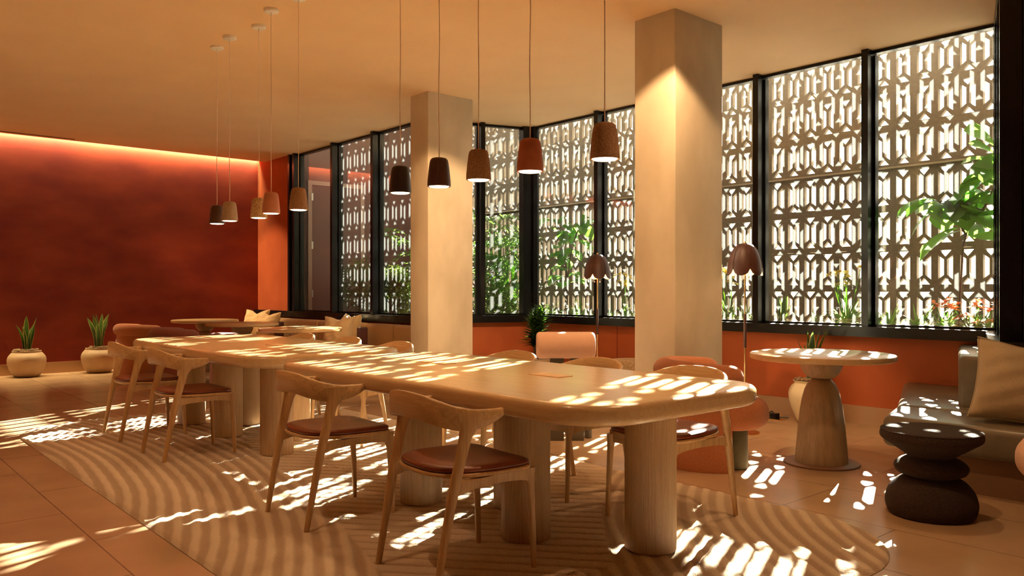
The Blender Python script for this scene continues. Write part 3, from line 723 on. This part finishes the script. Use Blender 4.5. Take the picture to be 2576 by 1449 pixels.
# ------------------------------------------------------------------ pillows
def pillow(loc, rz, tilt, w_, m, label, pinch=.10, group=None, roll=0, buttons=False):
    n = 26; V = []; F = []
    def pt(u, v, s_):
        # pointed corners, sagging edges
        ex = u*(1-.10*(1-abs(v)**2.2)*abs(u)**3); ez = v*(1-.08*(1-abs(u)**2.2)*abs(v)**3)
        th = (max(0, 1-abs(u)**2.4)**.55)*(max(0, 1-abs(v)**2.4)**.55)*.13*(1-.35*max(0, v)*math.exp(-(u/.35)**2)*(pinch/.1))
        dip = pinch*max(0, v)**1.2*math.exp(-(u/.38)**2)
        wr = .005*math.sin(9*u+5*v+s_)+.004*math.sin(14*v-6*u)
        return (ex*w_/2, s_*th+wr*(1 if th > .01 else 0), w_/2+ez*w_/2*.98-dip*w_)
    for s_ in (1, -1):
        o = len(V)
        for i in range(n+1):
            for j in range(n+1): V.append(pt(-1+2*i/n, -1+2*j/n, s_))
        for i in range(n):
            for j in range(n):
                q = (o+i*(n+1)+j, o+(i+1)*(n+1)+j, o+(i+1)*(n+1)+j+1, o+i*(n+1)+j+1); F.append(q if s_ < 0 else q[::-1])
    # piping round the edge
    t = thing('pillow', label, 'pillow', loc, rz, group)
    R = Matrix.Rotation(roll, 3, 'Y') @ Matrix.Rotation(0, 3, 'X')
    T = Matrix.Rotation(tilt, 3, 'X')
    def X(p):
        v = Vector(p); v.z -= w_/2; v = R @ v; v.z += w_/2; return tuple(T @ v)
    mb = MB(); mb.add([X(p) for p in V], F); ob = mb.obj('cover', m, t, 70)
    bm = bmesh.new(); bm.from_mesh(ob.data); bmesh.ops.remove_doubles(bm, verts=bm.verts, dist=.0008); bmesh.ops.recalc_face_normals(bm, faces=bm.faces); bm.to_mesh(ob.data); bm.free()
    ed = [(-1+2*k/30, -1) for k in range(30)]+[(1, -1+2*k/30) for k in range(30)]+[(1-2*k/30, 1) for k in range(30)]+[(-1, 1-2*k/30) for k in range(30)]
    MB().tube([X(pt(u, v, 0)) for u, v in ed], .006, 6, closed=True).obj('piping', m, ob, 70)
    if buttons:
        for v in (-.45, -.05, .35):
            p = pt(.62, v, -1); c = X((p[0], p[1]-.006, p[2])); mm = MB(); mm.lathe([(.004, 0), (.010, 0), (.011, .003), (.009, .005), (.001, .005)], n=16)
            mm.v = [(c[0]+x, c[1]-z, c[2]+y) for x, y, z in mm.v]; mm.obj('button', m, ob, 40)
    return t
pillow((-12.40, 5.36, .45), math.radians(28), math.radians(-14), .46, M['pillow'], 'sand linen pillow with chopped top, at the far corner of the tan bench', group='pillows on the tan bench', pinch=.13)
pillow((-12.08, 5.40, .45), math.radians(20), math.radians(-18), .43, M['pillow'], 'sand linen pillow leaning in front of its neighbour at the far corner', group='pillows on the tan bench', pinch=.11)
pillow((-9.62, 5.43, .45), math.radians(-2), math.radians(-16), .45, M['pillow'], 'sand linen pillow standing behind its neighbour at mid bench', group='pillows on the tan bench', pinch=.12)
pillow((-9.47, 5.22, .45), math.radians(35), math.radians(-13), .42, M['pillow'], 'sand linen pillow in front of its neighbour at mid bench, dark side seam', group='pillows on the tan bench', pinch=.08)
pillow((-1.58, 5.36, .405), math.radians(22), math.radians(-12), .50, M['pillow2'], 'beige buttoned pillow leaning on the taupe leather bench', group='pillows on the right bench', pinch=.03, roll=math.radians(7), buttons=True)
pillow((-1.12, 5.40, .405), math.radians(15), math.radians(-10), .50, M['pillow2'], 'beige pillow behind the buttoned one at the right edge', group='pillows on the right bench', pinch=.05)

# ------------------------------------------------------------------ floor lamps
def make_lamp():
    t = thing('floor_lamp', 'x', 'floor lamp')
    MB().lathe([(.12, 0), (.122, .004), (.12, .014), (.02, .018)], n=40).obj('base', M['brass'], t, 40)
    MB().lathe([(.0075, .01), (.0075, 1.52)], n=14).obj('pole', M['brass'], t)
    MB().lathe([(.0125, .72), (.013, .725), (.013, .995), (.0125, 1.0)], n=16).obj('pole_grip', M['shade_leather'], t)
    n = 48; np_ = 6; rs = []; ri = []
    for k in range(13):
        u = k/12; a = u*PI/2*.97; row = []; rowi = []
        for i in range(n+1):
            th = 2*PI*i/n; ph = (th*np_/(2*PI)) % 1; arc = math.sin(PI*ph)
            r = (.018+.132*math.sin(a)**.85)*(1-.05*(1-arc)); z = 1.595-.27*(1-math.cos(a))*(1.0+.0*arc)-(.055*arc**.5-.045)*u**4
            row.append((r*math.cos(th), r*math.sin(th), z)); rowi.append(((r-.004)*math.cos(th), (r-.004)*math.sin(th), z-.003))
        rs.append(row); ri.append(rowi)
    mb = MB(); mb.rings(rs, False, False, 0); mb.rings(ri, False, False, 1)
    o = len(mb.v); m = n+1; base = 12*m; 
    for i in range(n): mb.f.append((base+i, base+i+1, 13*m+base+i+1, 13*m+base+i)); mb.mi.append(0)
    shd = mb.obj('lamp_shade', [M['shade_leather'], M['shade_in']], t, 50)
    for k in range(np_):
        th = 2*PI*k/np_; P = []
        for q in range(10):
            u = q/9; a = u*PI/2*.97; r = (.018+.132*math.sin(a)**.85)*.95+.002; P.append((r*math.cos(th), r*math.sin(th), 1.596-.27*(1-math.cos(a))+.045*u**4))
        MB().tube(P, .0022, 5).obj('seam', M['shade_leather'], shd)
    MB().lathe([(.008, 1.59), (.012, 1.60), (.008, 1.612), (.001, 1.615)], n=16).obj('finial', M['brass'], t)
    MB().lathe([(.02, 1.42), (.035, 1.45), (.038, 1.48), (.02, 1.51), (.005, 1.515)], n=20).obj('bulb', M['glow'], t, 60)
    for s_ in (-1, 1): MB().tube([(.03*s_, 0, 1.44), (.03*s_, 0, 1.30)], .0016, 5).lathe([(.001, 1.288), (.006, 1.293), (.001, 1.30)], .03*s_, 0, 10).obj('pull_chain', M['brass'], t)
    return t
fl = make_lamp(); fl.location = (-3.80, 5.93, 0); fl.rotation_euler = (0, 0, .35); fl['label'] = 'brass floor lamp with scalloped leather shade, right of the near column'
dup(fl, (-6.01, 6.50, 0), .9, 'brass floor lamp with scalloped leather shade, left of the near column, behind the pink chair')
for x, y in ((-3.80, 5.93), (-6.01, 6.50)):
    d = bpy.data.lights.new('lamp_bulb', 'POINT'); o = bpy.data.objects.new('lamp_bulb', d); COL.objects.link(o); d.energy = 7; d.color = WARM; d.shadow_soft_size = .04; o.location = (x, y, 1.38)

# ------------------------------------------------------------------ indoor plants
def snake_foliage(mb, n, h, spread, z0, seed, wid=.028):
    rnd = random.Random(seed)
    for k in range(n):
        a = 2*PI*k/n+rnd.uniform(-.4, .4); r0 = rnd.uniform(.01, spread*.45); hh = h*rnd.uniform(.55, 1.0) if k else h
        lean = rnd.uniform(.05, .32)*hh; P = []; Wd = []
        for q in range(9):
            u = q/8; P.append((math.cos(a)*(r0+lean*u*u), math.sin(a)*(r0+lean*u*u), z0+hh*u))
            Wd.append(wid*(.55+1.3*u-.6*u*u)*(1-u**5)*rnd.uniform(.95, 1.05)+.0006)
        sd_ = (math.cos(a+PI/2+rnd.uniform(-.9, .9)), math.sin(a+PI/2+rnd.uniform(-.9, .9)), 0)
        mb.strip(P, Wd, sd_, 0, (.16, 1), .25)
def potted_snake(loc, prof, h, spread, n, label, m, seed, wid=.03, group=None):
    t = thing('potted_snake_plant', label, 'potted plant', loc, 0, group)
    p = crom(prof, 4); top = p[-1]
    mb = MB(); mb.lathe(p, n=48, cap=False); mb.lathe([(top[0], top[1]), (top[0]-.015, top[1]), (top[0]-.02, top[1]-.05)], n=48, cap=False); mb.lathe([(p[0][0], p[0][1]), (.001, p[0][1])], n=48, cap=False)
    mb.obj('pot', m, t, 60)
    rnd = random.Random(seed); mm = MB(); mm.lathe([(top[0]-.018, top[1]-.03), (top[0]-.03, top[1]+.005), (.02, top[1]+.012)], n=30)
    for _ in range(50):
        a = rnd.uniform(0, 2*PI); r = rnd.uniform(.0, top[0]-.02); q = (r*math.cos(a), r*math.sin(a), top[1]+.006)
        mm.lathe([(.004, q[2]), (.018, q[2]+.006), (.014, q[2]+.018), (.002, q[2]+.022)], q[0], q[1], 7)
    mm.obj('moss', M['moss'], t, 60)
    mb = MB(); snake_foliage(mb, n, h, spread, top[1]-.01, seed, wid); mb.obj('foliage', [M['snake'], M['snake_edge']], t, 60)
    return t
PR = [(.13, 0), (.165, .02), (.215, .11), (.238, .21), (.230, .275), (.20, .32), (.178, .345), (.182, .36)]
potted_snake((-12.90, 2.29, 0), PR, .50, .15, 10, 'squat stoneware pot with snake plant, leftmost, against the red wall', M['pot'], 3, .036, 'snake plants by the red wall')
potted_snake((-12.88, 3.21, 0), PR, .52, .16, 13, 'squat stoneware pot with snake plant, beside the wall outlet', M['pot'], 11, .030, 'snake plants by the red wall')
PR2 = [(.09, 0), (.115, .02), (.160, .13), (.185, .23), (.183, .29), (.160, .335), (.138, .355), (.142, .375), (.150, .382)]
potted_snake((-3.72, 6.86, 0), PR2, .50, .12, 9, 'cream urn with snake plant behind the sunlit round table', M['potcream'], 5, .030)
PR3 = [(.09, 0), (.11, .02), (.14, .15), (.14, .26), (.12, .3)]
potted_snake((-6.66, 6.85, 0), PR3, .48, .1, 7, 'small snake plant by the low wall, its tips showing over the pink roll', M['potcream'], 9, .02)
# dracaena
t = thing('potted_dracaena', 'glossy dark green dracaena in a pale pot below the window corner', 'potted plant', (-7.12, 6.62, 0))
MB().lathe(crom([(.13, 0), (.16, .03), (.185, .2), (.19, .36), (.185, .38)], 4)+[(.165, .38), (.16, .34)], n=40, cap=False).obj('pot', M['pot'], t, 50)
MB().lathe([(.16, .35), (.10, .365), (.01, .37)], n=30).obj('moss', M['moss'], t, 50)
mb = MB(); st = MB(); rnd = random.Random(4)
for sx_, sy_, zt in ((-.03, 0, .93), (.05, .03, .98), (.0, -.05, .86)):
    st.tube([(sx_*.3, sy_*.3, .35), (sx_, sy_, .6), (sx_, sy_, zt-.03)], .009, 6)
    for k in range(120):
        u = k/120; z = .52+(zt-.52)*u; a = k*2.4; L = rnd.uniform(.13, .21)*(1.15-.4*u); e = .25+.7*u; P = []
        for q in range(5):
            s_ = q/4; P.append((sx_+math.cos(a)*L*s_*math.cos(e*(1-.5*s_)), sy_+math.sin(a)*L*s_*math.cos(e*(1-.5*s_)), z+L*s_*math.sin(e)-.04*s_*s_))
        mb.strip(P, [.006, .016, .017, .011, .001], (-math.sin(a), math.cos(a), 0), 0, None, .2)
st.obj('stems', M['stem'], t); mb.obj('foliage', M['drac'], t, 60)

# ------------------------------------------------------------------ wall outlet, floor box
t = thing('wall_outlet', 'cream wall outlet plate low on the red wall', 'outlet', (XB, 3.56, .39))
pl_ = MB().box(0, .006, -.04, .04, -.062, .062).obj('plate', M['white'], t, 0)
for z in (-.02, .025): MB().box(.006, .008, -.016, .016, z-.014, z+.014).obj('socket', M['pot'], pl_, 0)
t = thing('floor_socket', 'open brass floor socket with a black plug and cable by the low wall', 'floor socket', (-4.02, 6.80, 0))
MB().box(-.07, .07, -.06, .06, 0, .006).obj('plate', M['brass'], t, 0)
MB().box(-.06, .0, -.02, .05, .006, .05).obj('plug', M['black'], t, 0)
MB().tube(crom([(-.03, .02, .03), (-.08, .05, .06), (-.12, .06, .02), (-.06, .09, .006), (.05, .13, .006)], 6), .005, 6).obj('cable', M['black'], t)

# ------------------------------------------------------------------ garden plants between glass and screen
GZ = .80
def leafcurve(p, a, e, L, droop, n=6):
    P = []
    for q in range(n):
        s_ = q/(n-1); P.append((p[0]+math.cos(a)*math.cos(e)*L*s_, p[1]+math.sin(a)*math.cos(e)*L*s_, p[2]+math.sin(e)*L*s_-droop*L*s_*s_))
    return P
def strappy(loc, n, L, label, mats='strap', w_=.012, seed=1, cat='plant', up=1.1, name='strappy_plant', flowers=None):
    t = thing(name, label, cat, (loc[0], loc[1], GZ)); rnd = random.Random(seed); mb = MB()
    for k in range(n):
        a = rnd.uniform(0, 2*PI); l = L*rnd.uniform(.6, 1.1); mb.strip(leafcurve((0, 0, 0), a, rnd.uniform(up-.35, up+.3), l, rnd.uniform(.15, .7), 8), [w_*.7, w_, w_, w_, w_*.9, w_*.7, w_*.4, .0005], (-math.sin(a), math.cos(a), 0), 0, None, .3)
    mb.obj('foliage', M[mats], t, 60)
    if flowers:
        fm, zs, cnt, R = flowers; fb = MB(); sb = MB()
        for k in range(cnt):
            fxx, fy, fz = rnd.uniform(-R, R), rnd.uniform(-R*.7, R*.7), zs+rnd.uniform(-.09, .09)
            sb.tube([(0, 0, 0), (fxx*.6, fy*.6, fz*.6), (fxx, fy, fz)], .004, 5)
            for q in range(9):
                a = 2*PI*q/9+rnd.uniform(-.2, .2); fb.strip(leafcurve((fxx, fy, fz), a, rnd.uniform(-.1, .9), .085, .35, 5), [.005, .016, .018, .012, .001], (-math.sin(a), math.cos(a), 0))
        sb.obj('flower_stems', M['stem'] if 0 else M['strap'], t); fb.obj('flowers', M[fm], t, 60)
    return t
def palm(loc, h, nf, label, seed, L=.55):
    t = thing('bamboo_palm', label, 'palm', (loc[0], loc[1], GZ)); rnd = random.Random(seed); mb = MB(); sb = MB()
    for k in range(nf):
        a = rnd.uniform(0, 2*PI); z0 = h*rnd.uniform(.08, .85); bx, by = rnd.uniform(-.12, .12), rnd.uniform(-.12, .12)
        l = L*rnd.uniform(.7, 1.15); P = leafcurve((bx, by, z0), a, rnd.uniform(.5, 1.15), l, rnd.uniform(.35, .9), 9)
        sb.tube([(bx*.5, by*.5, 0), (bx, by, z0)], .006, 5); sb.tube(P, .003, 4)
        for q in range(2, 9):
            for s_ in (-1, 1):
                la = a+s_*rnd.uniform(.6, 1.1); ll = l*.42*(1.1-.06*q)
                mb.strip(leafcurve(P[q], la, rnd.uniform(-.15, .45), ll, rnd.uniform(.1, .5), 5), [.003, .012, .013, .008, .0008], (-math.sin(la), math.cos(la), .2), 0, None, .25)
    mb.obj('foliage', M['palm'], t, 60); sb.obj('stems', M['strap'], t); return t
def bush(loc, rx, ry, h, n, label, seed, ls=.07):
    t = thing('leafy_shrub', label, 'shrub', (loc[0], loc[1], GZ)); rnd = random.Random(seed); mb = MB(); sb = MB()
    for k in range(n):
        while True:
            u, v, w_ = rnd.uniform(-1, 1), rnd.uniform(-1, 1), rnd.uniform(-1, 1)
            if u*u+v*v+w_*w_ < 1: break
        p = (u*rx, v*ry, h/2+w_*h/2); a = rnd.uniform(0, 2*PI); l = ls*rnd.uniform(.7, 1.5)
        mb.strip(leafcurve(p, a, rnd.uniform(-.5, .9), l, .3, 4), [.002, ls*.16, ls*.14, .0005], (-math.sin(a), math.cos(a), rnd.uniform(-.5, .5)), 0, None, .2)
    for k in range(14): sb.tube([(0, 0, 0), (rnd.uniform(-rx, rx)*.6, rnd.uniform(-ry, ry)*.6, h*rnd.uniform(.5, .9))], .006, 5)
    mb.obj('foliage', M['bush'], t, 60); sb.obj('stems', M['stem'], t); return t
def broad(loc, stems, leaves, label, seed, L=.24, W=.10, name='fiddle_leaf_fig', cat='tree'):
    t = thing(name, label, cat, (loc[0], loc[1], GZ)); rnd = random.Random(seed); mb = MB(); sb = MB()
    for P in stems: sb.tube(crom(P, 4), .009, 7)
    for k in range(leaves):
        P = stems[k % len(stems)]; C = crom(P, 6); c = C[int(len(C)*rnd.uniform(.45, .999))]
        a = rnd.uniform(0, 2*PI); l = L*rnd.uniform(.7, 1.25); w_ = W*l/L
        st_ = leafcurve(c, a, rnd.uniform(.0, .8), .06, 0, 3); sb.tube(st_, .003, 4)
        mb.strip(leafcurve(st_[-1], a, rnd.uniform(-.3, .9), l, rnd.uniform(.2, .8), 8), [.002, w_*.35, w_*.5, w_*.62, w_*.8, w_*.85, w_*.6, .002], (-math.sin(a), math.cos(a), rnd.uniform(-.4, .4)), 0, None, .18)
    mb.obj('foliage', M['fig'], t, 60); sb.obj('stems', M['stem'], t); return t
def gp(px, y):   # plan point on the ray through image column px at depth row y
    a = (px-1288)/2022; r = (.6585*a-.7526)/(.7526*a+.6585); return (r*y, y)
palm(gp(1255, 7.75), 1.65, 34, 'tall feathery bamboo palm behind the slanted window, tallest of the palms', 21, .62)
palm(gp(1212, 7.55), 1.35, 30, 'feathery bamboo palm at the left edge of the slanted window', 22, .6)
palm(gp(1290, 7.65), 1.25, 24, 'feathery bamboo palm beside the corner post', 23, .45)
palm(gp(1040, 7.3), 1.45, 26, 'feathery bamboo palm half hidden behind the far column', 24, .6)
bush(gp(990, 6.9), .42, .3, .80, 2600, 'dense fine-leaved shrub filling the window left of the far column', 31, .085)
bush(gp(905, 6.75), .35, .3, .95, 1500, 'dense fine-leaved shrub in front of the plum door', 32)
bush(gp(1250, 7.5), .55, .25, .5, 1000, 'low fine-leaved shrub under the bamboo palms', 33)
st1 = [[(0, 0, 0), (.02, 0, .5), (-.1, .05, 1.0), (-.28, .05, 1.35)], [(0, 0, 0), (.03, 0, .6), (.12, 0, 1.0), (.25, .02, 1.3)], [(0, 0, 0), (.0, 0, .5), (.0, -.05, .95)]]
broad(gp(1425, 7.75), st1, 46, 'broad-leaved tree left of the floor lamp behind the pink chair', 41, .2, .10, 'broad_leaf_tree')
st2 = [[(0, 0, 0), (.02, 0, .5), (.06, 0, .9), (.22, 0, 1.15), (.42, .02, 1.35)], [(.06, 0, .9), (-.05, 0, 1.1), (-.15, .02, 1.2)], [(.2, 0, 1.1), (.3, 0, 1.35), (.35, .05, 1.65)]]
broad(gp(2412, 7.8), st2, 60, 'fiddle leaf fig at the right end of the windows', 42, .32, .14)
strappy(gp(1575, 7.75), 26, .4, 'yellow-flowered lily just left of the near column', flowers=('flower_y', .52, 7, .09), seed=51)
strappy(gp(1835, 7.7), 34, .45, 'yellow-flowered lily just right of the near column', flowers=('flower_y', .55, 9, .12), seed=52)
strappy(gp(2130, 7.7), 40, .5, 'yellow-flowered lily between the two right windows', flowers=('flower_y', .55, 10, .16), seed=53)
strappy(gp(2375, 7.95), 30, .35, 'orange-flowered lily at the foot of the fig', flowers=('flower_o', .28, 6, .08), seed=54)
strappy(gp(2450, 7.65), 40, .35, 'orange-flowered lily at the right end of the windows', flowers=('flower_o', .22, 12, .16), seed=55)
for i, (px, y, n, L, lab) in enumerate([
    (1385, 7.6, 30, .4, 'grassy plant right beside the window corner post'), (1455, 7.65, 30, .45, 'tall grassy plant just left of the first window post behind the floor lamp'),
    (1530, 7.6, 24, .35, 'grassy plant just right of the first window post'), (1875, 7.6, 30, .4, 'grassy plant under the leather lamp shade right of the near column'),
    (2040, 7.6, 14, .3, 'sparse grassy plant in the middle of the second last window'), (2235, 7.6, 40, .42, 'arching striped grassy plant at the left of the last window'),
    (2310, 7.6, 40, .42, 'arching striped grassy plant at the middle of the last window'), (2490, 7.8, 26, .4, 'grassy plant behind the last orange flowers')]):
    strappy(gp(px, y), n, L, lab, seed=60+i, w_=.009)
t = thing('snake_plant', 'snake plant rooted outside behind the middle right window', 'plant', (*gp(1965, 7.6), GZ))
mb = MB(); snake_foliage(mb, 6, .36, .12, 0, 77, .026); mb.obj('foliage', [M['snake'], M['snake_edge']], t, 60)
